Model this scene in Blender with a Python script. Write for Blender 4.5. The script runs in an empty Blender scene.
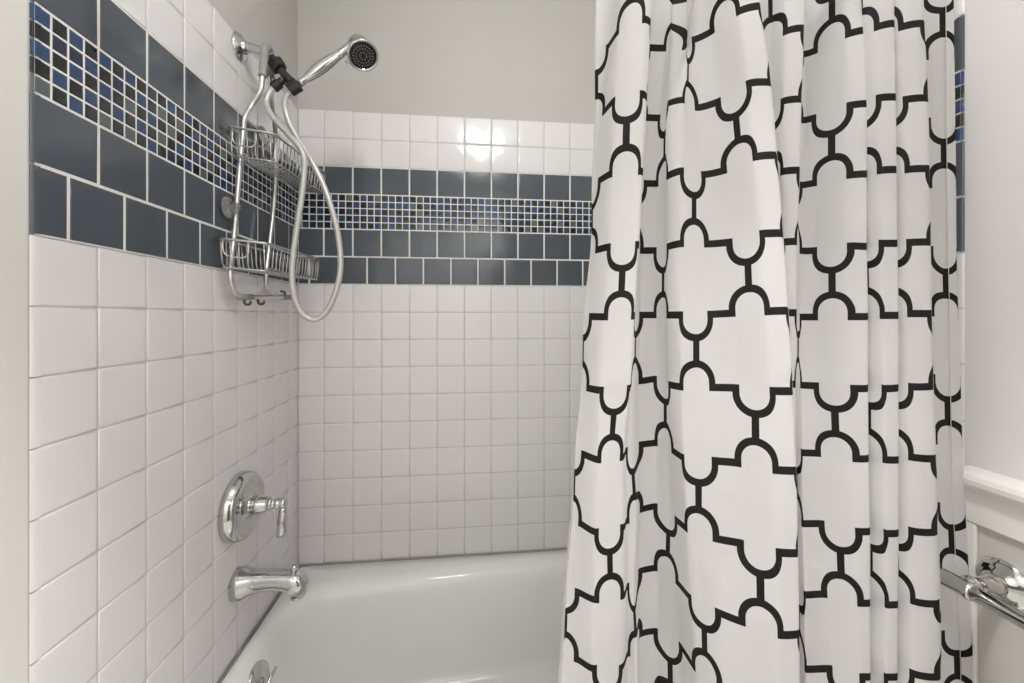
import bpy, bmesh, math, random
import numpy as np
from mathutils import Vector, Matrix
random.seed(7)
PI = math.pi
scene = bpy.context.scene
COL = scene.collection

# ------------------------------------------------------------------ camera
YAW = .1062
CAM = np.array([.6647, -1.6525, 1.425])
FPX, CX, CY = 402.0, 512.0, 316.0
FW = np.array([math.sin(YAW), math.cos(YAW), 0.])
RT = np.array([math.cos(YAW), -math.sin(YAW), 0.])
cd = bpy.data.cameras.new('camera')
cam = bpy.data.objects.new('camera', cd)
COL.objects.link(cam)
cam.location = CAM
cam.rotation_euler = (PI/2, 0, -YAW)
cd.sensor_width = 36
cd.lens = FPX/1024*36
cd.shift_y = -25.5/1024
cd.clip_start = .02
scene.camera = cam


def ray(x, y):
    return FW+(x-CX)/FPX*RT+np.array([0, 0, (CY-y)/FPX])


def onY(x, y, Y):
    d = ray(x, y)
    return Vector(CAM+d*(Y-CAM[1])/d[1])


def onX(x, y, X):
    d = ray(x, y)
    return Vector(CAM+d*(X-CAM[0])/d[0])


# ------------------------------------------------------------------ helpers
class MB:
    def __init__(s):
        s.v, s.f, s.m, s.sm = [], [], [], []

    def vert(s, p):
        s.v.append(tuple(p))
        return len(s.v)-1

    def face(s, idx, mat=0, smooth=False):
        s.f.append(tuple(idx)); s.m.append(mat); s.sm.append(smooth)

    def quad(s, a, b, c, d, mat=0, smooth=False):
        i = [s.vert(p) for p in (a, b, c, d)]
        s.face(i, mat, smooth)

    def box(s, lo, hi, mat=0):
        x0, y0, z0 = lo; x1, y1, z1 = hi
        i = [s.vert(p) for p in ((x0, y0, z0), (x1, y0, z0), (x1, y1, z0), (x0, y1, z0),
                                 (x0, y0, z1), (x1, y0, z1), (x1, y1, z1), (x0, y1, z1))]
        for q in ((0, 3, 2, 1), (4, 5, 6, 7), (0, 1, 5, 4), (1, 2, 6, 5), (2, 3, 7, 6), (3, 0, 4, 7)):
            s.face([i[k] for k in q], mat)

    def loft(s, rings, mat=0, cap0=True, cap1=True, smooth=True, closed=True):
        n = len(rings[0])
        ids = [[s.vert(p) for p in r] for r in rings]
        for a, b in zip(ids[:-1], ids[1:]):
            for k in range(n if closed else n-1):
                k2 = (k+1) % n
                s.face((a[k], a[k2], b[k2], b[k]), mat, smooth)
        if cap0: s.face(ids[0][::-1], mat, False)
        if cap1: s.face(ids[-1], mat, False)

    def tube(s, pts, r, n=12, mat=0, cap=True, closed=False):
        pts = [Vector(p) for p in pts]
        N = len(pts)
        rs = r if isinstance(r, (list, tuple)) else [r]*N
        rings = []
        up = None
        for i in range(N):
            if closed:
                t = (pts[(i+1) % N]-pts[i-1])
            else:
                t = pts[min(i+1, N-1)]-pts[max(i-1, 0)]
            t.normalize()
            if up is None:
                up = Vector((0, 0, 1)) if abs(t.z) < .9 else Vector((0, 1, 0))
            a = up-t*up.dot(t)
            if a.length < 1e-5:
                a = t.orthogonal()
            a.normalize()
            up = a
            b = t.cross(a)
            rings.append([pts[i]+(a*math.cos(2*PI*k/n)+b*math.sin(2*PI*k/n))*rs[i] for k in range(n)])
        if closed:
            rings.append(rings[0])
            s.loft(rings, mat, False, False)
        else:
            s.loft(rings, mat, cap, cap)

    def lathe(s, org, axis, prof, n=40, mat=0, cap0=True, cap1=True):
        """prof: list of (distance along the axis, radius)"""
        org = Vector(org); ax = Vector(axis).normalized()
        a = ax.orthogonal().normalized(); b = ax.cross(a)
        rings = [[org+ax*d+(a*math.cos(2*PI*k/n)+b*math.sin(2*PI*k/n))*max(r, 1e-5) for k in range(n)] for d, r in prof]
        s.loft(rings, mat, cap0, cap1)

    def build(s, name, mats, parent=None, bevel=None):
        me = bpy.data.meshes.new(name)
        me.from_pydata(s.v, [], s.f)
        if not isinstance(mats, (list, tuple)): mats = [mats]
        for m in mats: me.materials.append(m)
        me.polygons.foreach_set('material_index', s.m)
        me.polygons.foreach_set('use_smooth', s.sm)
        me.update()
        o = bpy.data.objects.new(name, me)
        COL.objects.link(o)
        if parent is not None:
            o.parent = parent
            o.matrix_parent_inverse = Matrix.Translation(-Vector(parent.location))
        if bevel:
            b = o.modifiers.new('bevel', 'BEVEL'); b.width = bevel; b.segments = 3; b.limit_method = 'ANGLE'
        return o


def thing(name, label, cat, loc=(0, 0, 0), group=None):
    o = bpy.data.objects.new(name, None)
    COL.objects.link(o)
    o.location = loc
    o.empty_display_size = .05
    tag(o, label, cat, group)
    return o


def tag(o, label, cat, group=None):
    o['label'] = label; o['category'] = cat
    if group: o['group'] = group
    return o


def struct(o, label=None, cat=None):
    o['kind'] = 'structure'
    if label: o['label'] = label
    if cat: o['category'] = cat
    return o


def catmull(pts, n=8):
    P = [Vector(p) for p in pts]
    P = [P[0]*2-P[1]]+P+[P[-1]*2-P[-2]]
    out = []
    for i in range(1, len(P)-2):
        for k in range(n):
            t = k/n
            a, b, c, d = P[i-1:i+3]
            out.append(.5*((2*b)+(c-a)*t+(2*a-5*b+4*c-d)*t*t+(3*b-a-3*c+d)*t**3))
    out.append(P[-2])
    return out


def fillet(pts, r, n=5):
    """polyline with rounded corners"""
    P = [Vector(p) for p in pts]
    out = [P[0]]
    for a, b, c in zip(P[:-2], P[1:-1], P[2:]):
        rr = min(r, (a-b).length*.48, (c-b).length*.48)
        p, q = b+(a-b).normalized()*rr, b+(c-b).normalized()*rr
        for k in range(n+1):
            t = k/n
            out.append(p*(1-t)**2+b*2*t*(1-t)+q*t*t)
    out.append(P[-1])
    return out


# ------------------------------------------------------------------ materials
def mat(name, col, rough=.5, metal=0., spec=.5, noise=None, coat=0., bump=None, trans=0.):
    m = bpy.data.materials.new(name)
    m.use_nodes = True
    nt = m.node_tree
    p = nt.nodes['Principled BSDF']
    p.inputs['Base Color'].default_value = (*col, 1)
    p.inputs['Roughness'].default_value = rough
    p.inputs['Metallic'].default_value = metal
    p.inputs['Specular IOR Level'].default_value = spec
    p.inputs['Coat Weight'].default_value = coat
    p.inputs['Coat Roughness'].default_value = .03
    p.inputs['Transmission Weight'].default_value = trans
    tc = nt.nodes.new('ShaderNodeTexCoord')
    if noise:
        sc, amt = noise
        n = nt.nodes.new('ShaderNodeTexNoise'); n.inputs['Scale'].default_value = sc
        nt.links.new(tc.outputs['Object'], n.inputs['Vector'])
        mx = nt.nodes.new('ShaderNodeMix'); mx.data_type = 'RGBA'
        mx.inputs['A'].default_value = (*[c*(1-amt) for c in col], 1)
        mx.inputs['B'].default_value = (*[min(1, c*(1+amt)) for c in col], 1)
        nt.links.new(n.outputs['Fac'], mx.inputs['Factor'])
        nt.links.new(mx.outputs['Result'], p.inputs['Base Color'])
    if bump:
        sc, st, dist = bump
        n = nt.nodes.new('ShaderNodeTexNoise'); n.inputs['Scale'].default_value = sc
        n.inputs['Detail'].default_value = 1
        nt.links.new(tc.outputs['Object'], n.inputs['Vector'])
        b = nt.nodes.new('ShaderNodeBump'); b.inputs['Strength'].default_value = st
        b.inputs['Distance'].default_value = dist
        nt.links.new(n.outputs['Fac'], b.inputs['Height'])
        nt.links.new(b.outputs['Normal'], p.inputs['Normal'])
    return m


M_WHITE = mat('white_glazed_tile', (.77, .757, .76), .10, spec=.5, noise=(3, .015), bump=(14, .5, .0012))
M_BLUE = mat('slate_blue_glazed_tile', (.076, .089, .105), .17, spec=.5, noise=(9, .08), bump=(14, .4, .0010))
M_GROUT = mat('white_grout', (.78, .77, .74), .85, noise=(60, .05))
M_GROUTW = mat('grey_grout', (.56, .55, .52), .85, noise=(60, .05))
M_MB = mat('mosaic_blue_glass', (.022, .054, .130), .08, spec=.6, coat=.0, noise=(70, .35))
M_MB2 = mat('mosaic_deep_blue_glass', (.016, .028, .062), .08, spec=.6, coat=.0, noise=(70, .35))
M_MD = mat('mosaic_black_glass', (.008, .010, .014), .07, spec=.6, coat=.0, noise=(70, .3))
M_MG = mat('mosaic_grey_green_glass', (.085, .11, .115), .08, spec=.6, coat=.0, noise=(70, .2))
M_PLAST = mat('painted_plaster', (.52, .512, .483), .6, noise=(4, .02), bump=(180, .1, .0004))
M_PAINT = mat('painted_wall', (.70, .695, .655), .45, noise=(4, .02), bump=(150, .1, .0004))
M_PAINTW = mat('painted_white_wall', (.68, .668, .655), .45, noise=(4, .02), bump=(150, .1, .0004))
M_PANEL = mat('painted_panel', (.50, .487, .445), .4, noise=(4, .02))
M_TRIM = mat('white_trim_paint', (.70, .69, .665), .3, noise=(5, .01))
M_CEIL = mat('ceiling_paint', (.86, .86, .85), .8, noise=(4, .01))
M_FLOOR = mat('floor_tile', (.62, .60, .57), .35, noise=(7, .1))
M_TUB = mat('white_enamel', (.88, .875, .87), .09, spec=.5, noise=(2, .01))
M_CHROME = mat('polished_chrome', (.60, .60, .59), .06, metal=1., noise=(20, .02))
M_BRUSH = mat('satin_aluminium', (.64, .63, .61), .30, metal=1., noise=(40, .05))
M_WIRE = mat('satin_steel_wire', (.56, .55, .53), .34, metal=1., noise=(40, .05))
M_HOSE = mat('silver_vinyl_hose', (.50, .50, .47), .28, metal=.25, noise=(30, .05))
M_BLACK = mat('black_plastic', (.012, .012, .012), .38, noise=(50, .2))
M_RUBBER = mat('grey_rubber', (.28, .28, .265), .6, noise=(50, .1))
M_DARK = mat('dark_grey_rubber', (.06, .06, .055), .5, noise=(50, .1))
M_CUP = mat('clear_vinyl', (.75, .75, .72), .12, spec=.6, noise=(20, .03), trans=.9)
M_NOZZ = mat('grey_nozzle', (.35, .35, .34), .4, noise=(50, .1))
M_CAULK = mat('old_caulk', (.42, .40, .37), .7, noise=(30, .45))
M_THREAD = mat('pale_thread', (.60, .60, .59), .7, noise=(80, .1))
M_WOOD = mat('brown_wood', (.16, .085, .055), .4, noise=(6, .3))


def emit(name, col, st):
    m = bpy.data.materials.new(name); m.use_nodes = True
    nt = m.node_tree; nt.nodes.clear()
    e = nt.nodes.new('ShaderNodeEmission'); o = nt.nodes.new('ShaderNodeOutputMaterial')
    e.inputs['Color'].default_value = (*col, 1); e.inputs['Strength'].default_value = st
    nt.links.new(e.outputs[0], o.inputs[0])
    return m


# ------------------------------------------------------------------ room shell
T = .110               # tile pitch
Z0 = 1.55              # lower edge of the blue band
RIM = Z0-10*T          # tub rim height
XR = 1.631             # right wall
YE = -.966             # outer edge of the tiling
MP = T/4               # mosaic pitch
ZM0, ZM1 = Z0+2*T, Z0+2*T+5*MP
ZTOP = ZM1+3*T
CEIL = 2.80
YF = -2.45


def add_tile(mb, P, U, V, N, u0, u1, v0, v1, mi, gap, edge, depth, jit=.0):
    """P origin on the wall plane, U/V unit vectors along it, N towards the room"""
    g = gap/2
    u0 += g; u1 -= g; v0 += g; v1 -= g
    if u1-u0 < .004 or v1-v0 < .004: return
    tu, tv = random.gauss(0, jit), random.gauss(0, jit)
    cu, cv = (u0+u1)/2, (v0+v1)/2
    ids = []
    for ins, h in ((0, 0.0), (0, depth*.45), (edge*.35, depth*.85), (edge, depth), (edge*2.2, depth*1.03)):
        ring = []
        iu = min(ins, (u1-u0)*.4); iv = min(ins, (v1-v0)*.4)
        for (a, b) in ((u0+iu, v0+iv), (u1-iu, v0+iv), (u1-iu, v1-iv), (u0+iu, v1-iv)):
            hh = h+((a-cu)*tu+(b-cv)*tv if h > 0 else 0)
            ring.append(mb.vert(P+U*a+V*b+N*hh))
        ids.append(ring)
    flip = U.cross(V).dot(N) < 0
    for r0, r1 in zip(ids[:-1], ids[1:]):
        for k in range(4):
            q = (r0[k], r0[(k+1) % 4], r1[(k+1) % 4], r1[k])
            mb.face(q[::-1] if flip else q, mi, True)
    mb.face(ids[-1][::-1] if flip else ids[-1], mi, True)


MATS = [M_GROUT, M_GROUTW, M_WHITE, M_BLUE, M_MB, M_MB2, M_MD, M_MG, M_PLAST, M_PAINT]


def tile_wall(mb, P, U, V, N, cols, L, edge_end=False, seed=1):
    """cols: positions of the vertical joints along U from 0 to L"""
    global random
    random.seed(seed)
    E = P
    # setting bed behind the tiles
    flip = U.cross(V).dot(N) < 0

    Lb = L-.004 if edge_end else L

    def bed(za, zb, mi, n=.0012):
        q = [E+U*0+V*za+N*n, E+U*Lb+V*za+N*n, E+U*Lb+V*zb+N*n, E+U*0+V*zb+N*n]
        mb.quad(*(q[::-1] if flip else q), mi)
    bed(RIM-.02, Z0, 1, .0018); bed(Z0, ZM1+T, 0, .0036); bed(ZM1+T, ZTOP, 1, .0018)
    edges = [0.]+[c for c in cols if 0 < c < L]+[L]
    half = [0.]+[c for c in [k-T/2 for k in cols]+[cols[-1]+T/2] if .004 < c < L-.004]+[L]
    Le = L-.0085 if edge_end else L

    def course(z, h, ed, mi, gap, e, d, jit):
        for a, b in zip(ed[:-1], ed[1:]):
            b2 = min(b, Le+gap/2) if b >= L-1e-6 else b
            add_tile(mb, E, U, V, N, a, b2, z, z+h, mi, gap, e, d, jit)
            if edge_end and b >= L-1e-6:      # rounded end of the last tile
                g = gap/2; prev = None
                for k in range(6):
                    t = k/5*PI/2
                    uu, nn = Le-e*1.5+(.0085+e*1.5)*math.sin(t), d*1.02*math.cos(t)+.0002
                    pr = (mb.vert(E+U*uu+V*(z+g)+N*nn), mb.vert(E+U*uu+V*(z+h-g)+N*nn))
                    if prev:
                        q = (prev[0], pr[0], pr[1], prev[1])
                        mb.face(q[::-1] if flip else q, mi, True)
                    prev = pr
    for k in range(10):
        course(Z0-(k+1)*T, T, edges, 2, .0022, .0034, .0034, .0030)
    course(Z0, T, half, 3, .0050, .0018, .0048, .003)
    course(Z0+T, T, edges, 3, .0050, .0018, .0048, .003)
    course(ZM1, T, edges, 3, .0050, .0018, .0048, .003)
    course(ZM1+T, T, edges, 2, .0022, .0034, .0034, .0030)
    course(ZM1+2*T, T, edges, 2, .0022, .0034, .0034, .0030)
    # mosaic
    ref = cols[-1]
    k0 = -int(ref/MP)-1
    js = [ref+k*MP for k in range(k0, 60)]
    js = [0.]+[j for j in js if .006 < j < L-.012]+[L]
    for c, (a, b) in enumerate(zip(js[:-1][::-1], js[1:][::-1])):
        for r in range(5):
            if (c+r) % 2 == 0:
                mi = random.choices((4, 5, 7), (.62, .14, .24))[0]
            else:
                mi = random.choices((6, 5, 4), (.86, .10, .04))[0]
            zz = ZM1-(r+1)*MP
            bb = b
            if edge_end and c == 0: bb = Le
            add_tile(mb, E, U, V, N, a, bb, zz, zz+MP, mi, .0028, .0015, .0044, .010)
            if edge_end and c == 0:
                prev = None
                for k in range(6):
                    t = k/5*PI/2
                    uu, nn = bb-.0045+.0125*math.sin(t), .0048*math.cos(t)+.0002
                    pr = (mb.vert(E+U*uu+V*(zz+.0018)+N*nn), mb.vert(E+U*uu+V*(zz+MP-.0018)+N*nn))
                    if prev:
                        q = (prev[0], pr[0], pr[1], prev[1])
                        mb.face(q[::-1] if flip else q, mi, True)
                    prev = pr


X_, Y_, Z_ = Vector((1, 0, 0)), Vector((0, 1, 0)), Vector((0, 0, 1))
# back wall
mb = MB()
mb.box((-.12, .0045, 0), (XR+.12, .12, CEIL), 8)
tile_wall(mb, Vector((-.002, .0045, 0)), X_, Z_, -Y_, [(-.1306+i)*T+.002 for i in range(1, 15)], XR+.002, seed=3)
struct(mb.build('wall_back', MATS))
# left wall
mb = MB()
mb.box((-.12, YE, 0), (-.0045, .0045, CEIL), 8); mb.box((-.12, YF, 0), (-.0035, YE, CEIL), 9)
LL = -YE-.003
tile_wall(mb, Vector((-.0045, .002, 0)), -Y_, Z_, X_, [(.7413+i)*T+.002 for i in range(0, 8)], LL+.002, True, seed=5)
struct(mb.build('wall_left', MATS))
# right wall
mb = MB()
mb.box((XR, YF, 0), (XR+.12, 0, CEIL), 9)
tile_wall(mb, Vector((XR, 0, 0)), -Y_, Z_, -X_, [(.7413+i)*T for i in range(0, 8)], LL, True, seed=11)
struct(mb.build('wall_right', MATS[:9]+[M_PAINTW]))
# front wall behind the camera
mb = MB()
mb.box((-.12, YF-.12, 0), (XR+.12, YF, CEIL))
struct(mb.build('wall_front', M_PAINT))
# unseen dark door, added so the chrome has something dark to reflect
mb = MB(); mb.box((.86, YF+.0005, .005), (1.56, YF+.035, 2.03))
for za, zb in ((.15, .95), (1.08, 1.88)):
    for xa, xb in ((.95, 1.17), (1.25, 1.47)):
        mb.box((xa, YF+.035, za), (xb, YF+.041, zb))
d_ = struct(mb.build('added_dark_door', M_WOOD, bevel=.004))
mb = MB(); mb.box((-.12, YF-.12, -.08), (XR+.12, .12, 0)); struct(mb.build('floor', M_FLOOR))
mb = MB(); mb.box((-.12, YF-.12, CEIL), (XR+.12, .12, CEIL+.08)); struct(mb.build('ceiling', M_CEIL))

# chair rail on the right wall: moulded nose over a flat board
prof = [(0, 1.030), (.011, 1.030), (.012, 1.033), (.012, 1.088), (.016, 1.098), (.026, 1.101), (.031, 1.108), (.032, 1.117), (.029, 1.126), (.021, 1.132), (.010, 1.135), (0, 1.136)]
mb = MB()
mb.loft([[(XR-a, y, z) for a, z in prof] for y in (YE-.0015, YF+.001)], smooth=False)
for i in range(len(mb.sm)): mb.sm[i] = False
struct(mb.build('trim_1', M_TRIM, bevel=.0015))
mb = MB()
mb.box((XR-.010, YE-.020, 0.001), (XR, YE-.0015, 1.0295))
struct(mb.build('trim_2', M_TRIM, bevel=.003))
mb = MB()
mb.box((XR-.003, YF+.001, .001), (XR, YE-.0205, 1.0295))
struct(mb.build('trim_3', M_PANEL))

# ------------------------------------------------------------------ bathtub
def rrect(x0, x1, y0, y1, r, n=12):
    pts = []
    for cx, cy, a0 in ((x1-r, y1-r, 0), (x0+r, y1-r, PI/2), (x0+r, y0+r, PI), (x1-r, y0+r, 3*PI/2)):
        for k in range(n+1):
            a = a0+k/n*PI/2
            pts.append((cx+r*math.cos(a), cy+r*math.sin(a)))
    return pts


TX0, TX1, TY0, TY1 = .0065, XR-.0065, -.812, -.0065
NI = 4*60


def resample(pts, n):
    P = [Vector((*p, 0)) for p in pts]; P.append(P[0])
    d = [0]
    for a, b in zip(P[:-1], P[1:]): d.append(d[-1]+(b-a).length)
    out = []; j = 0
    for i in range(n):
        s = d[-1]*i/n
        while d[j+1] < s: j += 1
        t = (s-d[j])/max(1e-9, d[j+1]-d[j])
        out.append(P[j].lerp(P[j+1], t))
    return out


# inner outline of the basin: narrow at the drain end, closer to the wall at the far end
inn = [(.060, -.405), (.061, -.34), (.072, -.275), (.094, -.225), (.130, -.172), (.19, -.150), (.4, -.131), (.727, -.106), (1.05, -.087), (1.3, -.078), (1.42, -.092), (1.5, -.17), (1.545, -.25), (1.555, -.405)]
inn = [Vector((a, b, 0)) for a, b in inn]
top = catmull(inn, 8)
low = [Vector((p.x, -.81-p.y, 0)) for p in top[::-1]][1:-1]
loop = [(p.x, p.y) for p in top+low]
IN = resample(loop, NI)
C0 = Vector((.8, -.405, 0))


def by_angle(pts, n=NI):
    """closed outline sampled at the same directions as the basin edge"""
    out = []
    P = [Vector((*p, 0)) for p in pts]; P.append(P[0])
    for q in IN:
        d = (q-C0).normalized()
        best = None
        for a, b in zip(P[:-1], P[1:]):
            e = b-a
            den = d.x*e.y-d.y*e.x
            if abs(den) < 1e-12: continue
            w = a-C0
            t = (w.x*e.y-w.y*e.x)/den; s = (w.x*d.y-w.y*d.x)/den
            if t > 0 and -1e-6 <= s <= 1+1e-6 and (best is None or t > best): best = t
        out.append(C0+d*best)
    return out


mb = MB()
rings = []
out0 = by_angle(rrect(TX0, TX1, TY0, TY1, .004, 2))
for ins, z in ((.0, .002), (.0, RIM-.030), (.0005, RIM-.012), (.004, RIM-.004), (.009, RIM-.0012), (.014, RIM)):
    o = by_angle(rrect(TX0+ins*.3, TX1-ins*.3, TY0+ins, TY1-ins*.3, .004+ins, 4)) if ins else out0
    rings.append([Vector((p.x, p.y, z)) for p in o])


def inset(f, z, sx=1., sy=1., fx=0.):
    r = []
    for p in IN:
        q = C0+Vector(((p.x-C0.x)*sx+fx, (p.y-C0.y)*sy, 0))
        r.append(Vector((q.x, q.y, z)))
    return r


for sx, sy, z, fx in ((1.050, 1.15, RIM+.0002, 0), (1.040, 1.125, RIM-.0010, 0), (1.030, 1.095, RIM-.0045, 0), (1.020, 1.065, RIM-.0100, 0), (1.010, 1.032, RIM-.0170, 0), (1.002, 1.004, RIM-.027, 0), (.995, .983, RIM-.042, 0), (.988, .962, RIM-.065, 0), (.972, .93, RIM-.12, -.002),
                       (.955, .89, RIM-.20, -.004), (.938, .85, RIM-.27, -.006), (.922, .82, RIM-.31, -.008), (.90, .78, RIM-.335, -.01), (.86, .71, RIM-.352, -.012), (.78, .60, RIM-.360, -.014), (.5, .38, RIM-.364, -.02), (.1, .1, RIM-.366, -.02)):
    rings.append(inset(0, z, sx, sy, fx))
mb.loft(rings, 0, True, True)
tub = mb.build('bathtub', M_TUB)
tag(tub, 'white enamel bathtub set in the tiled alcove below the faucet', 'bathtub')
# caulk between rim and tiles
mb = MB()
mb.tube([(.0075, -.80, RIM+.0012), (.0075, -.0075, RIM+.0012), (XR-.0075, -.0075, RIM+.0012), (XR-.0075, -.80, RIM+.0012)], .0013, 6)
mb.build('caulk_line', M_CAULK, tub)
# overflow plate with trip lever on the drain end
oc = onX(261, 684, .076); on = Vector((1, 0, .22)).normalized()
mb = MB()
mb.lathe(oc-on*.006, on, [(-.006, .056), (0, .056), (.004, .055), (.010, .044), (.014, .034), (.0155, .031), (.013, .0285), (.013, .020), (.018, .014), (.019, .0)], 40, cap1=False)
ov = mb.build('overflow_plate', M_CHROME, tub); ov['label'] = 'round chrome overflow plate on the tub end'
mb = MB()
a = oc+on*.012
mb.tube([a-Vector((0, .030, .012)), a+on*.010+Vector((0, -.012, .0)), a+on*.014+Vector((0, .006, .008)), a+on*.019+Vector((0, .024, .018))], [.005, .0045, .0045, .005], 10)
mb.tube([oc+on*.013+Vector((0, -.022, -.016)), oc+on*.016+Vector((0, -.022, -.016))], .004, 10)
mb.build('trip_lever', M_CHROME, ov)

# ------------------------------------------------------------------ tub spout
sy = -.420
sp = thing('tub_spout', 'chrome tub spout on the tiled wall just above the tub rim', 'faucet', (0.006, sy, .657))


def oval(x, zc, hw, hh, n=28, sq=2.6, yo=0):
    r = []
    for k in range(n):
        a = 2*PI*k/n
        c, s_ = math.cos(a), math.sin(a)
        r.append(Vector((x, sy+yo+hw*math.copysign(abs(c)**(2/sq), c), zc+hh*math.copysign(abs(s_)**(2/sq), s_))))
    return r


mb = MB()
mb.loft([oval(-.0010, .655, .040, .042, sq=2.2), oval(.014, .655, .041, .043, sq=2.2), oval(.020, .655, .040, .041, sq=2.2), oval(.030, .657, .035, .036), oval(.044, .659, .031, .031),
         oval(.070, .661, .0275, .0270), oval(.11, .6605, .0265, .0245), oval(.138, .656, .0265, .0260), oval(.152, .650, .0275, .0315),
         oval(.164, .645, .0280, .0350), oval(.176, .641, .0265, .0345), oval(.186, .638, .0215, .0290), oval(.192, .636, .013, .019), oval(.194, .636, .005, .008)])
mb.build('spout_body', M_CHROME, sp)
mb = MB()
mb.lathe((.158, sy, .674), (0, 0, 1), [(0, .007), (.006, .0065), (.008, .0095), (.020, .010), (.025, .0085), (.026, .003)], 20)
mb.build('diverter_knob', M_CHROME, sp)
mb = MB()
mb.lathe((.166, sy, .6115), (0, 0, -1), [(0, .018), (.006, .018), (.007, .015), (.002, .0145)], 24)
mb.build('outlet_ring', M_CHROME, sp)

# ------------------------------------------------------------------ shower valve
vy, vz = -.411, .8755
sv = thing('shower_valve', 'round chrome shower valve plate with lever handle on the left wall', 'valve', (.006, vy, vz))
mb = MB()
mb.lathe((.0055, vy, vz), (1, 0, 0), [(-.0066, .0955), (.006, .0955), (.010, .0945), (.012, .0935), (.020, .091), (.026, .085), (.029, .078), (.0285, .074), (.026, .070), (.0235, .052), (.024, .040), (.027, .036)], 64)
mb.build('escutcheon', M_CHROME, sv)
mb = MB()
mb.lathe((.026, vy, vz), (1, 0, .02), [(0, .036), (.004, .0365), (.007, .033), (.009, .025), (.014, .0225), (.020, .0235), (.024, .0255), (.032, .0255), (.040, .0225), (.054, .020), (.060, .018), (.062, .0195), (.068, .0195), (.070, .015), (.075, .0125), (.080, .0155), (.086, .0155), (.089, .0135), (.096, .0155), (.104, .0155), (.107, .011), (.108, .002)], 40)
mb.build('valve_stem', M_CHROME, sv)
mb = MB()
lx = .026+.097
mb.lathe((lx, vy, vz-.010), (-.06, 0, -1), [(0, .0095), (.006, .009), (.009, .0115), (.012, .0105), (.040, .0125), (.070, .0150), (.080, .0145), (.086, .010), (.087, .002)], 28)
mb.build('lever_handle', M_CHROME, sv)
for dy, dz in ((.055, .028), (-.055, -.028)):
    mb = MB()
    mb.lathe((.0235, vy+dy, vz+dz), (1, 0, 0), [(0, .006), (.004, .006), (.005, .004), (.0045, 0)], 16)
    mb.build('cover_screw', M_CHROME, sv)

# ------------------------------------------------------------------ shower arm with black bracket
AY = -.41


def A(x, y, Y=AY): return onY(x, y, Y)


arm = thing('shower_bracket', 'chrome shower arm with round flange and black swivel bracket high on the wall', 'shower arm', (.006, AY, 2.205))
mb = MB()
mb.lathe((-.0010, AY+.004, 2.207), (1, 0, 0), [(0, .038), (.003, .0385), (.006, .0365), (.011, .032), (.015, .024), (.018, .0195), (.024, .0185), (.026, .0135)], 48)
mb.build('wall_flange', M_CHROME, arm)
mb = MB()
pp = catmull([(.004, AY, 2.205), (.03, AY, 2.206), A(259, 50.5), A(264, 53), A(268.5, 57), A(272, 61)], 6)
mb.tube(pp, .0125, 18)
mb.build('arm_pipe', M_CHROME, arm)
mb = MB()
d1 = (A(286, 77)-A(271, 57)).normalized()
p0 = A(271.5, 57.5)
L1 = (A(287, 78)-p0).length
mb.lathe(p0, d1, [(0, .0125), (.008, .0135), (.012, .014)], 20)
mb.lathe(p0+d1*.014, d1, [(0, .016), (.002, .0235), (.024, .0235), (.028, .018)], 6)
for i in range(len(mb.sm)): mb.sm[i] = False
mb.lathe(p0+d1*.036, d1, [(0, .0115), (L1-.034, .0115)], 18)
# hose outlet: stub to the lower left of the shaft
e0 = A(283, 80); e1 = A(273.5, 88)
de = (e1-e0).normalized()
mb.lathe(e0, de, [(0, .010), (.012, .0105), (.014, .0145), (.036, .0145), (.038, .012)], 18)
# cradle at the end of the shaft
b0 = A(287, 78); b1 = A(297, 88)
hd = (A(346, 49)-A(300, 82)).normalized()
side = hd.cross(Vector((0, -1, 0))).normalized()
mb.build('swivel_joint', M_BLACK, arm, bevel=.0012)
mb = MB()
cc = A(296, 86)
mb.lathe(cc-hd*.024, hd, [(0, .010), (0, .0185), (.032, .0210), (.034, .0200), (.034, .012)], 8)
mb.tube([p0+d1*(L1-.004), cc], .013, 14)
for i in range(len(mb.sm)): mb.sm[i] = False
mb.build('bracket', M_BLACK, arm, bevel=.0015)

# ------------------------------------------------------------------ hand shower
hs = thing('hand_shower', 'chrome hand shower with round dark spray face held in the black bracket', 'shower head', A(300, 83))
h0, h1 = A(297.5, 85), A(350, 47)
hv = (h1-h0); hl = hv.length; hv.normalize()
mb = MB()
mb.lathe(h0, hv, [(0, .0105), (hl*.10, .0105), (hl*.14, .0095), (hl*.2, .0125), (hl*.32, .0165), (hl*.48, .0185), (hl*.62, .0170), (hl*.74, .0140), (hl*.8, .0125), (hl*.81, .0135), (hl*.84, .0135), (hl*.85, .0125), (hl*1.0, .0120), (hl*1.04, .0115)], 32)
mb.build('handle', M_CHROME, hs)
fc = A(363.3, 56.3)
vr = Vector(ray(363, 56)).normalized()
fn = (-vr*.70+Vector(RT)*.29-Vector((0, 0, 1))*.65).normalized()
mb = MB()
hb = fc-fn*.074
mb.lathe(hb, fn, [(0, .001), (.001, .018), (.004, .027), (.010, .032), (.022, .0345), (.046, .0362), (.056, .0385), (.062, .0425), (.067, .0455), (.073, .0455), (.0745, .0435), (.0745, .040), (.070, .0375), (.066, .0365)], 48, cap0=False, cap1=True)
mb.build('head_shell', M_CHROME, hs)
mb = MB()
mb.lathe(hb+fn*.065, fn, [(0, .0362), (.004, .0362), (.0065, .034), (.0075, .020), (.0065, .0)], 40, cap1=False)
face = mb.build('spray_face', M_BLACK, hs)
face['label'] = 'black round spray face'
mb = MB()
fa = fn.orthogonal().normalized(); fb = fn.cross(fa)
for rr, nn in ((.010, 8), (.020, 16), (.0285, 22)):
    for k in range(nn):
        a = 2*PI*k/nn+rr*30
        mb.lathe(hb+fn*.0705+(fa*math.cos(a)+fb*math.sin(a))*rr, fn, [(0, .0013), (.0035, .0012), (.004, .0006)], 8)
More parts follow.
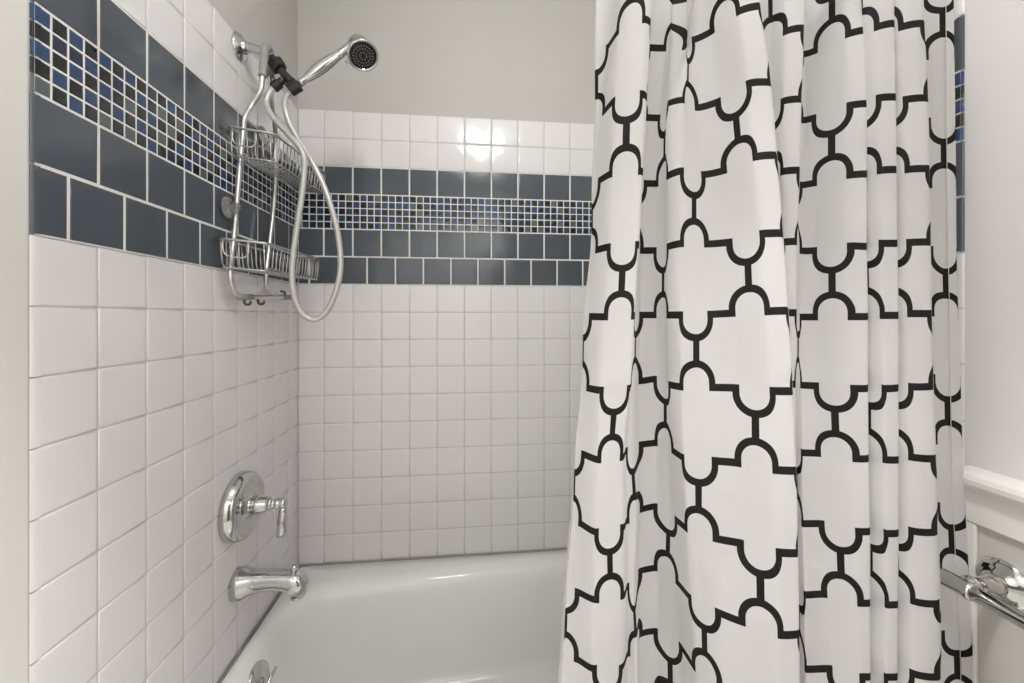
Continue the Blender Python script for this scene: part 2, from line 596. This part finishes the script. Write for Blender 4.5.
mb.build('nozzles', M_NOZZ, face)
mb = MB()
sl = fc-fn*.010-Vector(RT)*.044-Vector((0, 0, 1))*.024
mb.tube([fc-fn*.012-Vector(RT)*.036-Vector((0, 0, 1))*.020, sl, sl+Vector((-.006, 0, .001))], [.004, .004, .003], 10)
mb.build('spray_selector', M_CHROME, hs)

# ------------------------------------------------------------------ hose
def H(x, y, Y): return onY(x, y, Y)


hp = [H(274.5, 87.5, -.412), H(270, 92, -.415), H(266.5, 101, -.42), H(269, 111, -.425), H(276, 121, -.43), H(288, 134, -.435), H(300, 148, -.44), H(304.3, 162, -.44), H(302.5, 190, -.44), H(298, 220, -.44), H(293.5, 252, -.44),
      H(292, 275, -.44), H(294.5, 297, -.44), H(302, 313, -.435), H(313, 319.5, -.43), H(325, 313.5, -.425), H(335, 294, -.42), H(340.5, 268, -.415), H(338.5, 238, -.41), H(332, 210, -.405), H(322, 182, -.40), H(309.5, 158, -.40), H(297, 138, -.40), H(288.5, 121, -.402), H(284.8, 107, -.405), H(286.5, 97, -.408), H(292, 90, -.41)]
mb = MB()
mb.tube(catmull(hp, 8), .0083, 14)
hose = mb.build('shower_hose', M_HOSE)
tag(hose, 'silver shower hose looping down from the black bracket beside the caddy', 'hose')

# ------------------------------------------------------------------ caddy
cad = thing('shower_caddy', 'two tier metal wire shower caddy hanging from the shower arm', 'caddy', onX(264, 48, .055))
W = .032
# the two rails run over the arm and down the wall
f1 = A(264.5, 50, -.428); f2 = A(269.5, 51, -.393)
lr = catmull([A(267.5, 48.5, -.41)+Vector((0, 0, .004)), f1+Vector((0, 0, -.003)), A(263.8, 60, -.430), A(262.2, 78, -.432), A(260.5, 91, -.434), onX(252, 105, .046), onX(244.8, 118, .036), onX(243, 131, W), onX(239, 175, W-.004), onX(234.5, 230, W-.004), onX(231.5, 258, W-.002), onX(230.5, 276, W), onX(232.5, 286, W), onX(239.5, 296, W), onX(252, 297.2, W), onX(275, 297.0, W), onX(292.5, 297.2, W)], 7)
mb = MB(); mb.tube(lr, .0071, 14); mb.build('rail', M_BRUSH, cad)
rr_ = catmull([A(267.5, 48.5, -.41)+Vector((0, 0, .004)), f2+Vector((0, 0, -.003)), A(270.5, 60, -.385), A(270.5, 78, -.38), onX(271, 95, .075), onX(272.5, 110, .06), onX(274.6, 124, .045), onX(275.6, 140, W), onX(274.8, 190, W-.006), onX(270, 240, W-.006), onX(266.5, 268, W-.004), onX(266.5, 284, W), onX(270, 292.5, W), onX(277, 296.6, W)], 7)
mb = MB(); mb.tube(rr_, .0069, 14); mb.build('rail', M_BRUSH, cad)
mb = MB(); mb.tube(catmull([A(267.5, 48, -.41)+Vector((0, 0, .005)), f1+Vector((0, 0, .001)), A(263.9, 60, -.430), A(262.4, 76.5, -.432)], 8), .0112, 14)
mb.build('rubber_sleeve', M_RUBBER, cad)
mb = MB(); mb.tube(catmull([A(267.5, 48, -.41)+Vector((0, 0, .005)), f2+Vector((0, 0, .001)), A(270.5, 60, -.385), A(270.5, 77, -.38)], 8), .0112, 14)
mb.build('rubber_sleeve', M_RUBBER, cad)


def basket(c00, c10, c11, c01, h, drop_in, nx, ny):
    """c00 wall/near, c10 outer/near, c11 outer/far, c01 wall/far rim corners; wires hang h below"""
    c00, c10, c11, c01 = map(Vector, (c00, c10, c11, c01))
    root = MB()
    rim = []
    loopc = [c00, c10, c11, c01]
    for i in range(4):
        a, b, c = loopc[i-1], loopc[i], loopc[(i+1) % 4]
        r = .022
        p, q = b+(a-b).normalized()*r, b+(c-b).normalized()*r
        for k in range(6):
            t = k/5
            rim.append(p*(1-t)**2+b*2*t*(1-t)+q*t*t)
    root.tube(rim, .0033, 10, closed=True)
    ob = root.build('basket', M_WIRE, cad)
    w = MB()
    dn = Vector((0, 0, -h))

    def at(s, t): return (c00*(1-s)+c10*s)*(1-t)+(c01*(1-s)+c11*s)*t
    # U wires across (wall to outer side)
    for k in range(ny):
        t = (k+.5)/ny
        a, b = at(0, t), at(1, t)
        e = (b-a).normalized()*.006
        w.tube(fillet([a, a+dn+e, b+dn-e, b], .016, 4), .0015, 6)
    # U wires along
    for k in range(nx):
        s = (k+.5)/nx
        a, b = at(s, 0), at(s, 1)
        e = (b-a).normalized()*.006
        w.tube(fillet([a, a+dn+e+Vector((0, 0, .002)), b+dn-e+Vector((0, 0, .002)), b], .016, 4), .0015, 6)
    # lower frame
    fr = [at(.04, .015)+dn, at(.96, .015)+dn, at(.96, .985)+dn, at(.04, .985)+dn]
    w.tube(fillet([fr[3].lerp(fr[0], .5)]+fr[:4]+[fr[3].lerp(fr[0], .5)], .018, 5), .0024, 8)
    # dipped front guard on the near short side
    g0, g1 = at(.12, -.002), at(.62, -.002)
    w.tube(fillet([g0, g0+dn*.62, g1+dn*.62, g1], .022, 6), .0020, 8)
    w.build('basket_wires', M_WIRE, ob)
    return ob


basket(onX(226.5, 126.3, .012), onX(274, 133.5, .128), onX(326.5, 174.3, .128), onX(300, 171, .012), .076, 0, 6, 17)
basket(onX(216.5, 237.8, .012), onX(268, 243.5, .128), onX(320, 259.3, .128), onX(290, 257.5, .012), .074, 0, 6, 17)
# clips with little hooks on the bottom bar
for x, hk in ((245.5, (242.5, 256.5)), (287.5, (283.5,))):
    mb = MB()
    a, b = onX(x-6, 297, W), onX(x+6, 297.2, W)
    mb.tube([a, b], .0088, 14)
    cl = mb.build('hook_clip', M_RUBBER, cad)
    for hx in hk:
        p = onX(hx, 297.5, W)
        mb = MB()
        if x < 260:
            mb.tube(fillet([p+Vector((.004, 0, -.006)), p+Vector((.006, 0, -.020)), p+Vector((.020, 0, -.020)), p+Vector((.022, 0, -.010))], .006, 4), .0036, 8)
        else:
            mb.tube(fillet([p+Vector((.004, 0, .006)), p+Vector((.006, 0, .018)), p+Vector((-.008, -.006, .022))], .006, 4), .0036, 8)
        mb.build('hook', M_DARK, cl)
# suction cups
c = onX(227.5, 207.2, .0062)
mb = MB()
mb.lathe(c, (1, 0, 0), [(0, .030), (.002, .0305), (.006, .027), (.010, .017), (.013, .010), (.020, .008), (.022, .0095), (.030, .0095), (.031, .007)], 36)
cu = mb.build('suction_cup', M_CUP, cad)
mb = MB()
q = onX(234, 207.5, W)
mb.tube([q+Vector((0, .002, .012)), q+Vector((0, 0, -.012))], .0100, 14)
mb.lathe(q+Vector((.005, 0, 0)), (1, 0, 0), [(0, .010), (.006, .010), (.008, .007)], 18)
mb.build('clamp', M_CUP, cu)
c = onX(263, 136, .0062)
mb = MB()
mb.lathe(c, (1, 0, .1), [(0, .030), (.002, .0305), (.006, .027), (.010, .017), (.013, .010), (.020, .008), (.022, .0095), (.030, .0095), (.031, .007)], 36)
mb.build('suction_cup', M_CUP, cad)

# ------------------------------------------------------------------ towel bar
bx, bz, by = XR-.092, .942, -1.023
tb = thing('towel_bar', 'chrome towel bar with round wall flange beside the curtain', 'towel bar', (XR-.003, by, bz))


def flange(y):
    m = MB()
    m.lathe((XR-.0025, y, bz), (-1, 0, 0), [(0, .041), (.003, .0415), (.006, .039), (.010, .034), (.0115, .030), (.014, .026), (.018, .021), (.0195, .018), (.020, .015)], 40)
    m.build('wall_flange', M_CHROME, tb)
    m = MB()
    m.lathe((XR-.022, y, bz), (-1, 0, 0), [(0, .015), (.003, .0165), (.006, .0150), (.010, .0130), (.030, .0120), (.044, .0140), (.046, .0160), (.050, .0165), (.053, .0150), (.070, .0150)], 32)
    m.build('post', M_CHROME, tb)


for y in (by, by-.60): flange(y)
mb = MB()
mb.lathe((bx, by+.018, bz), (0, -1, 0), [(0, .013), (.636, .013)], 28)
mb.build('bar', M_CHROME, tb)
for y, d in ((by, 1), (by-.60, -1)):
    mb = MB()
    mb.lathe((bx, y-.020*d, bz), (0, d, 0), [(0, .0135), (.002, .0152), (.005, .0165), (.009, .0165), (.012, .0154), (.014, .0148), (.036, .0152), (.046, .0150), (.0475, .0140), (.050, .0125), (.052, .0135), (.053, .011), (.054, .004)], 32)
    mb.build('end_cap', M_CHROME, tb)

# ------------------------------------------------------------------ shower curtain
Q = .122
ZC = CAM[2]


def zrow(r): return ZC+.0055-r*Q


ROWS = list(range(-4, 6))
ST = []      # (u at top, u at bottom, xs, ys or None, (D top, D bottom) or None)


def S(u, xs, ys=None, D=None, ub=None):
    ST.append((u, u if ub is None else ub, xs, ys, D))


S(-1.30, [603, 603, 596, 593.5, 587, 583, 577, 570.5, 564.5, 560], None, (.795, .725))
S(-1.06, [594.6, 594.6, 591.8, 590.6, 583.6, 581.6, 575.2, 572.3, 566.3, 562.8], None, (.758, .708))
S(-1.0, [596.3, 596.5, 592.5, 591.2, 584, 582, 575.5, 573, 567, 564], [52, 117, 186, 252, 316, 386, 451, 520, 590, 656])
S(-.705, [607.6, 603.5, 599.3, 596.4, 590.5, 587.6, 582.9, 579.8, 577, 576.3], [46.9, 112, 180.5, 250, 316.5, 388, 454, 523.2, 591.8, 659])
S(-.295, [617.5, 613.5, 610.5, 608.7, 605.8, 601.6, 599.3, 596.6, 596.8, 594.6], [32.2, 101, 174, 247, 316.8, 390.3, 459.8, 532, 599.8, 668.5])
S(.295, [643.9, 641.6, 639.8, 636.8, 632.7, 628.6, 621.6, 622.2, 622.4, 621], [19.3, 94, 171, 244.7, 316, 388.5, 457.4, 527.6, 596, 668])
S(.705, [650.5, 647, 643, 639.2, 634.8, 631, 626.8, 628.1, 628.3, 629], [23, 98.5, 173, 246, 315, 384, 450.4, 520.3, 586, 653])
S(1.0, [647.0, 644, 641, 638, 636, 634.5, 632, 635.5, 633.5, 636.5], None, (.715, .715))
S(1.295, [648.6, 645.9, 645.5, 641.5, 641, 640.3, 641, 641.3, 640, 640.7], [47.5, 117.5, 183.4, 250.5, 315, 381, 444.5, 509.3, 571, 634])
S(1.705, [665, 659, 657, 655, 655, 655, 656, 655.2, 655.5, 655.4], [48, 118, 183.5, 250.5, 315, 379, 442.8, 506.4, 568, 631])
S(1.92, [669.9, 664.1, 662.8, 661.7, 661.3, 663, 663.3, 665.5, 664.6, 666.2], [47, 114.5, 181, 249.8, 315, 380.5, 444.8, 510.5, 572.4, 637.6])
S(2.08, [670.7, 666.4, 665.4, 665, 664.6, 666.8, 667.8, 671, 670.4, 673], [47, 110.5, 179, 248.8, 315, 381.9, 446.8, 514, 576.2, 641.6])
S(2.295, [685.5, 667.6, 666.9, 667.3, 667.3, 669, 672.5, 675.9, 677, 680.5], [47, 104, 176.4, 247, 315, 384.5, 450.4, 519.5, 582, 646])
S(2.705, [687.2, 683.8, 682, 682, 680.8, 681.3, 682.5, 686, 689.5, 693.7], [43, 100, 171, 243.5, 315, 386.8, 457.4, 528.3, 597, 666.5])
S(3.0, [688.6, 687.8, 693.6, 694.3, 696.2, 696.6, 698.5, 699, 703.5, 705.5], [41.5, 104.5, 173, 244, 314.8, 387, 459, 533.5, 605, 676])
S(3.295, [693, 696.6, 703, 706.4, 710, 712.3, 714.9, 716, 717.9, 719.5], [39.8, 107.5, 174.6, 244, 314.4, 387.4, 460.8, 538.6, 612.3, 687])
S(3.705, [712.3, 718, 724, 729.3, 732.2, 735.7, 738, 740.3, 742, 744], [30.5, 101.7, 170.5, 242.3, 313.2, 388, 463, 543.2, 621.8, 698])
S(4.0, [725, 733.5, 740, 746.5, 749.8, 754.6, 756, 759.5, 761, 762.5], [21, 93, 163.5, 238.3, 312.3, 389.5, 466.5, 548, 628.3, 706])
S(4.295, [738, 748.6, 755, 762, 767.3, 772.6, 775.7, 779, 780.8, 782], [11.7, 83.5, 156.8, 233.8, 311.3, 391, 470, 552.5, 635, 715])
S(4.66, [758.5, 768.5, 775, 781, 786.3, 790.8, 794.5, 796.5, 797.8, 798.4], [6, 82.2, 155.2, 233.2, 310.7, 391.2, 470.7, 553.2, 634.3, 715])
S(4.80, [760.8, 771.2, 777.5, 783.3, 788.6, 792.8, 796.2, 798.0, 799.2, 799.8], None, (.648, .620))
S(5.40, [752, 762, 768, 774, 779, 783, 787, 789, 790, 791], None, (.725, .69))
S(6.0, [770.5, 771, 772, 775, 779, 783, 786, 788, 789, 790], None, (.722, .71))
S(6.295, [785.5, 782.6, 782, 784, 786, 788.5, 790.5, 792.5, 794, 795], None, (.697, .690))
S(6.705, [802.8, 800.3, 798.8, 796.3, 796, 795.2, 794.8, 795, 796, 796.5], None, (.689, .685))
S(6.82, [804.2, 801.6, 799.9, 797.3, 796.9, 796, 795.3, 795.4, 796.5, 797], None, (.697, .692))
S(7.0, [800.5, 799, 797.5, 797.5, 798.2, 798, 797, 797.5, 799, 800], None, (.735, .72))
S(7.295, [802.6, 802, 801, 800.6, 800.3, 800.9, 801.7, 802.2, 804.5, 805.4], [54, 120, 185, 250.6, 317, 385, 452.4, 523.3, 594.7, 668.8])
S(7.705, [815.3, 813.5, 814.4, 814.4, 815.3, 816.2, 818, 821.6, 824.3, 829.7], [50.6, 118, 183, 250.6, 317, 385.8, 453.3, 523.8, 594.2, 668.8])
S(8.0, [832, 831.8, 831.6, 831.8, 832.5, 834, 836.5, 839.5, 842, 845], [42, 111.5, 179, 248.3, 316.8, 387, 456, 527.6, 598.5, 673])
S(8.295, [847.8, 849.6, 849.6, 850.5, 851.4, 854, 856, 858.7, 860.5, 862.3], [34, 105.4, 175, 246, 316.6, 388.5, 458.7, 531.6, 603.2, 677])
S(8.58, [864.2, 866, 866, 865.8, 866.8, 866.8, 867.3, 868.6, 868.6, 868.8], [30, 103.6, 174, 246.5, 316.6, 388.5, 458.7, 531.6, 603.2, 677], None, 8.43)
S(8.72, [865.2, 866.9, 866.9, 866.6, 867.6, 867.6, 868, 869.3, 869.3, 869.5], None, (.704, .688), 8.60)
S(9.35, [856, 857.5, 857.5, 857.5, 858.5, 859, 859.5, 861, 861, 860], None, (.752, .735))
S(10.0, [861, 863, 864.5, 865.5, 866.8, 868, 868.3, 869.3, 869.8, 869], None, (.706, .696))
S(10.295, [876.7, 878.5, 879.4, 881.2, 882.1, 884, 884.8, 885.8, 886.7, 885.5], [27, 98, 170.5, 243.4, 315.4, 388.5, 459.6, 533.4, 604.7, 677])
S(10.60, [893.4, 894.8, 895.3, 896.2, 897.2, 897.2, 897.3, 897.3, 896.5, 896], [23.5, 97, 169.5, 243.4, 315.4, 388, 460, 533.4, 604.7, 677], None, 10.47)
S(10.74, [894.4, 895.7, 896.2, 897, 898, 898, 898, 898, 897.2, 896.7], None, (.689, .684), 10.62)
S(11.35, [884, 886, 887, 888, 889, 889, 889, 889, 888.5, 888], None, (.745, .735))
S(12.0, [885.5, 890, 891.5, 893, 894, 895, 895, 895.3, 897, 896.5], None, (.702, .698))
S(12.295, [901, 905.6, 907.4, 909.2, 910.1, 911, 911, 911, 912.9, 912], [27, 99.5, 169.5, 242.5, 313.6, 386.7, 457, 530.7, 601, 673])
S(12.705, [922.8, 926.5, 928, 929.2, 930, 931.5, 933.8, 935, 937, 938], [23.5, 98, 168.6, 242, 313.6, 386.4, 458.7, 532.2, 603.8, 677])
S(12.86, [924.6, 928, 929.5, 930.6, 931.6, 933.5, 936.2, 938.4, 940.8, 941.5], None, (.697, .692))
S(13.25, [918, 921, 922, 923, 924, 925, 927, 929, 931, 932], None, (.752, .750))
S(13.705, [926, 928.6, 930, 931, 932, 933, 935.5, 938, 940, 942.5], None, (.765, .765))
S(14.0, [943, 943.3, 944, 945, 946.2, 947, 948, 950, 952.5, 956], [55, 121, 186, 251, 316, 379, 443, 507, 571, 633], (.765, .768))
S(14.24, [953.5, 954.5, 955.2, 955.6, 957.5, 959.7, 961.5, 964.3, 968, 971], [55, 121, 186, 251, 316, 379.5, 444, 508.5, 573, 636], (.766, .769))

NS = len(ST)
PT = np.zeros((NS, len(ROWS), 3)); UU = np.zeros((NS, len(ROWS)))
for i, (u0, u1, xs, ys, D) in enumerate(ST):
    if D is None:
        rr = [(r, FPX*(zrow(r)-ZC)/(CY-y)) for r, y in zip(ROWS, ys) if abs(r) >= 2]
        k = np.polyfit([a for a, _ in rr], [b for _, b in rr], 1)
        dd = [np.polyval(k, r) for r in ROWS]
    else:
        dd = [D[0]+(D[1]-D[0])*(r+4)/8 for r in ROWS]
    for j, r in enumerate(ROWS):
        y = ys[j] if ys is not None else CY-FPX*(zrow(r)-ZC)/dd[j]
        PT[i, j] = CAM+dd[j]*ray(xs[j], y)
        UU[i, j] = u0+(u1-u0)*(r+4)/8


def pchip(x, y, xi):
    x = np.asarray(x, float); y = np.asarray(y, float)
    h = np.diff(x); d = (np.diff(y, axis=0).T/h).T
    m = np.zeros_like(y)
    w1 = 2*h[1:]+h[:-1]; w2 = h[1:]+2*h[:-1]
    a, b = d[:-1], d[1:]
    sh = (-1,)+(1,)*(y.ndim-1)
    w1 = w1.reshape(sh); w2 = w2.reshape(sh)
    ok = a*b > 0
    with np.errstate(divide='ignore', invalid='ignore'):
        hm = (w1+w2)/(w1/a+w2/b)
    m[1:-1] = np.where(ok, hm, 0)
    m[0] = d[0]; m[-1] = d[-1]
    k = np.clip(np.searchsorted(x, xi)-1, 0, len(x)-2)
    t = ((xi-x[k])/h[k]).reshape((-1,)+(1,)*(y.ndim-1)); hh = h[k].reshape((-1,)+(1,)*(y.ndim-1))
    return (2*t**3-3*t**2+1)*y[k]+(t**3-2*t**2+t)*hh*m[k]+(-2*t**3+3*t**2)*y[k+1]+(t**3-t**2)*hh*m[k+1]


R0, R1 = -5.15, 9.6
VR = np.concatenate([np.arange(R0, 5.0, .1), np.arange(5.0, R1+.01, .23)])


def rows_interp(i):
    """positions of one station along the rows"""
    P = PT[i]; out = np.zeros((len(VR), 3))
    # hermite with catmull slopes
    m = np.zeros_like(P); m[1:-1] = (P[2:]-P[:-2])/2; m[0] = P[1]-P[0]; m[-1] = (P[-1]-P[-3])/2
    mt = (P[2]-P[0])/2
    mb_ = (P[-1]-P[-5])/4
    for n, r in enumerate(VR):
        if r < -4:
            out[n] = P[0]+mt*(r+4)
        elif r > 5:
            s = r-5
            e = mb_*s; e[0] *= 1/(1+.35*s); e[1] *= 1/(1+.35*s)
            out[n] = P[-1]+e
        else:
            k = min(int(math.floor(r))+4, len(ROWS)-2); t = r-ROWS[k]
            out[n] = (2*t**3-3*t**2+1)*P[k]+(t**3-2*t**2+t)*m[k]+(-2*t**3+3*t**2)*P[k+1]+(t**3-t**2)*m[k+1]
    return out


G = np.stack([rows_interp(i) for i in range(NS)])            # station, row, xyz
UV_ = np.stack([[ST[i][0]+(ST[i][1]-ST[i][0])*(min(max(r, -4), 5)+4)/8 for r in VR] for i in range(NS)])
SI = []
for i in range(NS-1):
    du = ST[i+1][0]-ST[i][0]
    n = max(5, int(round(du*26)))
    SI += [i+k/n for k in range(n)]
SI.append(NS-1)
SI = np.array(SI)
NU, NV = len(SI), len(VR)
uu = np.zeros((NU, NV)); pos = np.zeros((NU, NV, 3))
k = np.minimum(SI.astype(int), NS-2); f = SI-k
for j in range(NV):
    u = UV_[:, j]
    ui = u[k]*(1-f)+u[k+1]*f
    uu[:, j] = ui
    pos[:, j] = pchip(u, G[:, j], ui)


def sheet(i0, i1, off, name, m, parent=None):
    me = bpy.data.meshes.new(name)
    n = i1-i0
    P = pos[i0:i1].copy()
    if off:
        P = P-off*np.array([FW])      # towards the room
    vs = P.reshape(-1, 3)
    fs = [(a*NV+b, a*NV+b+1, (a+1)*NV+b+1, (a+1)*NV+b) for a in range(n-1) for b in range(NV-1)]
    me.from_pydata(vs.tolist(), [], fs)
    uvl = me.uv_layers.new(name='fabric')
    li = np.zeros(len(me.loops), dtype=np.int32); me.loops.foreach_get('vertex_index', li)
    U = uu[i0:i1].reshape(-1); V = np.tile(VR, n)
    uvl.data.foreach_set('uv', np.stack([U[li], V[li]], 1).astype(np.float32).ravel())
    me.polygons.foreach_set('use_smooth', [True]*len(me.polygons))
    me.materials.append(m)
    me.update()
    o = bpy.data.objects.new(name, me); COL.objects.link(o)
    if parent: o.parent = parent
    return o


# fabric material: white cloth printed with a black quatrefoil lattice
def fabric_mat():
    m = bpy.data.materials.new('printed_lattice_fabric'); m.use_nodes = True
    nt = m.node_tree; p = nt.nodes['Principled BSDF']

    def nd(op, a, b=None, c=None):
        n = nt.nodes.new('ShaderNodeMath'); n.operation = op
        for i, v in enumerate((a, b, c)):
            if v is None: continue
            if isinstance(v, (int, float)): n.inputs[i].default_value = v
            else: nt.links.new(v, n.inputs[i])
        return n.outputs[0]
    uvn = nt.nodes.new('ShaderNodeUVMap'); uvn.uv_map = 'fabric'
    sx = nt.nodes.new('ShaderNodeSeparateXYZ'); nt.links.new(uvn.outputs[0], sx.inputs[0])
    U, V = sx.outputs[0], sx.outputs[1]
    hq = .86                                   # column spacing / row spacing
    a, apex, th = .295*hq, .32, .051
    b = apex-a
    rr = nd('FLOOR', nd('ADD', V, .5))
    dv = nd('SUBTRACT', rr, V)                 # up is positive
    kf = nd('FLOOR', U)
    ul = nd('MULTIPLY', nd('SUBTRACT', U, kf), hq)
    par = nd('FLOORED_MODULO', nd('ADD', kf, rr), 2.)
    sg = nd('SUBTRACT', 1., nd('MULTIPLY', nd('ROUND', par), 2.))
    d = nd('MULTIPLY', dv, sg)

    def lobe(uo, dd):
        h = nd('MAXIMUM', nd('SUBTRACT', dd, b), 0.)
        return nd('SUBTRACT', nd('SQRT', nd('ADD', nd('MULTIPLY', uo, uo), nd('MULTIPLY', h, h))), a)
    ur = nd('SUBTRACT', hq, ul)
    g1 = lobe(ul, d)
    g3 = lobe(ur, nd('MULTIPLY', d, -1.))
    f_ = nd('MAXIMUM', nd('MINIMUM', g1, d), nd('MULTIPLY', g3, -1.))
    line = nd('SUBTRACT', nd('ABSOLUTE', f_), th)
    c1 = nd('MAXIMUM', nd('SUBTRACT', ul, th), nd('SUBTRACT', apex, d))
    c2 = nd('MAXIMUM', nd('SUBTRACT', ur, th), nd('ADD', apex, d))
    allm = nd('MINIMUM', line, nd('MINIMUM', c1, c2))
    mk = nd('MULTIPLY', nd('LESS_THAN', allm, 0.), nd('GREATER_THAN', U, -1.05))
    tc = nt.nodes.new('ShaderNodeTexCoord')
    no = nt.nodes.new('ShaderNodeTexNoise'); no.inputs['Scale'].default_value = 9
    nt.links.new(tc.outputs['Object'], no.inputs['Vector'])
    w = nt.nodes.new('ShaderNodeMix'); w.data_type = 'RGBA'
    w.inputs['A'].default_value = (.82, .815, .81, 1); w.inputs['B'].default_value = (.86, .855, .85, 1)
    nt.links.new(no.outputs['Fac'], w.inputs['Factor'])
    mx = nt.nodes.new('ShaderNodeMix'); mx.data_type = 'RGBA'
    nt.links.new(mk, mx.inputs['Factor'])
    nt.links.new(w.outputs['Result'], mx.inputs['A'])
    mx.inputs['B'].default_value = (.021, .021, .019, 1)
    nt.links.new(mx.outputs['Result'], p.inputs['Base Color'])
    p.inputs['Roughness'].default_value = .62
    p.inputs['Specular IOR Level'].default_value = .25
    # soft crumples and creases
    n2 = nt.nodes.new('ShaderNodeTexNoise'); n2.inputs['Scale'].default_value = 11; n2.inputs['Detail'].default_value = 2
    n2.inputs['Distortion'].default_value = .8
    nt.links.new(tc.outputs['Object'], n2.inputs['Vector'])
    bp = nt.nodes.new('ShaderNodeBump'); bp.inputs['Strength'].default_value = .5; bp.inputs['Distance'].default_value = .006
    nt.links.new(n2.outputs['Fac'], bp.inputs['Height'])
    nt.links.new(bp.outputs['Normal'], p.inputs['Normal'])
    # thin cloth lets part of the light through
    tr = nt.nodes.new('ShaderNodeBsdfTranslucent'); ms = nt.nodes.new('ShaderNodeMixShader')
    nt.links.new(mx.outputs['Result'], tr.inputs['Color'])
    ms.inputs[0].default_value = .56
    out = nt.nodes['Material Output']
    nt.links.new(p.outputs[0], ms.inputs[1]); nt.links.new(tr.outputs[0], ms.inputs[2])
    nt.links.new(ms.outputs[0], out.inputs['Surface'])
    return m


M_FAB = fabric_mat()
cur = sheet(0, NU, 0, 'shower_curtain', M_FAB)
tag(cur, 'white fabric shower curtain with black quatrefoil lattice print hanging in folds', 'curtain')
i14 = int(np.searchsorted(uu[:, 0], 14.02))
hem = sheet(i14, NU, .0016, 'side_hem', M_FAB, cur)

# stitched seam of the folded side hem
mb = MB()
mb.tube([Vector(p-FW*.0024) for p in pos[i14]], .00055, 6)
mb.build('hem_stitching', M_THREAD, cur)['label'] = 'pale stitched seam along the side hem'

# rod carrying the curtain (just above the frame)
zt = float(np.mean(pos[:, 0, 2]))
rodp = [(0.0, -.90), (.25, -.97), (.55, -1.015), (.9, -1.035), (1.2, -1.03), (1.45, -1.0), (XR, -.94)]
mb = MB(); mb.tube(catmull([(x, y, zt+.012) for x, y in rodp], 10), .0125, 18)
rod = mb.build('curtain_rod', M_CHROME)
tag(rod, 'curved chrome curtain rod spanning the alcove above the lattice curtain', 'curtain rod')

# ------------------------------------------------------------------ lights
lx_, ly_, lz_ = .76, -1.36, CEIL
cl = thing('ceiling_light', 'ceiling light with glowing glass shades reflected in the back wall tiles', 'ceiling light', (lx_, ly_, lz_))
mb = MB(); mb.lathe((lx_, ly_, CEIL-.0005), (0, 0, -1), [(0, .10), (.012, .10), (.022, .085), (.028, .03), (.045, .02), (.046, .0)], 40, cap1=False)
mb.build('ceiling_plate', M_CHROME, cl)
M_BULB = emit('lamp_glass', (1., .992, .988), 94.)
for k in range(3):
    a = 2*PI*k/3+.5
    c = Vector((lx_+.10*math.cos(a), ly_+.10*math.sin(a), CEIL-.105))
    mb = MB()
    mb.lathe(c+Vector((0, 0, .055)), (0, 0, -1), [(0, .014), (.012, .016), (.022, .028), (.045, .036), (.070, .034), (.090, .024), (.098, .0)], 28, cap1=False)
    mb.build('lamp_shade', M_BULB, cl)
    mb = MB()
    mb.tube([Vector((lx_, ly_, CEIL-.03)), Vector((c.x, c.y, CEIL-.03))], .007, 10)
    mb.build('lamp_arm', M_CHROME, cl)

# rectangular area light maker, unused
def area(name, loc, rot, sx, sy, e, col=(1, 1, 1)):
    l = bpy.data.lights.new(name, 'AREA'); l.shape = 'RECTANGLE'; l.size = sx; l.size_y = sy; l.energy = e; l.color = col
    o = bpy.data.objects.new(name, l); COL.objects.link(o); o.location = loc; o.rotation_euler = rot
    return o


# added fill spot aimed at the front wall to brighten the low alcove
sl_ = bpy.data.lights.new('fill_spot', 'SPOT'); sl_.energy = 178; sl_.spot_size = 2.2; sl_.spot_blend = .6; sl_.shadow_soft_size = .05; sl_.color = (1, .995, .995)
so_ = bpy.data.objects.new('fill_spot', sl_); COL.objects.link(so_); so_.location = (.95, -1.42, 2.5); so_.rotation_euler = Vector((-.12, -.85, -1.25)).to_track_quat('-Z', 'Y').to_euler()

w = bpy.data.worlds.new('world'); scene.world = w; w.use_nodes = True
w.node_tree.nodes['Background'].inputs[0].default_value = (1, .98, .95, 1)
w.node_tree.nodes['Background'].inputs[1].default_value = .4

scene.view_settings.view_transform = 'Standard'
scene.view_settings.look = 'None'
scene.view_settings.gamma = 1
scene.view_settings.use_curve_mapping = False
scene.view_settings.exposure = 0.07
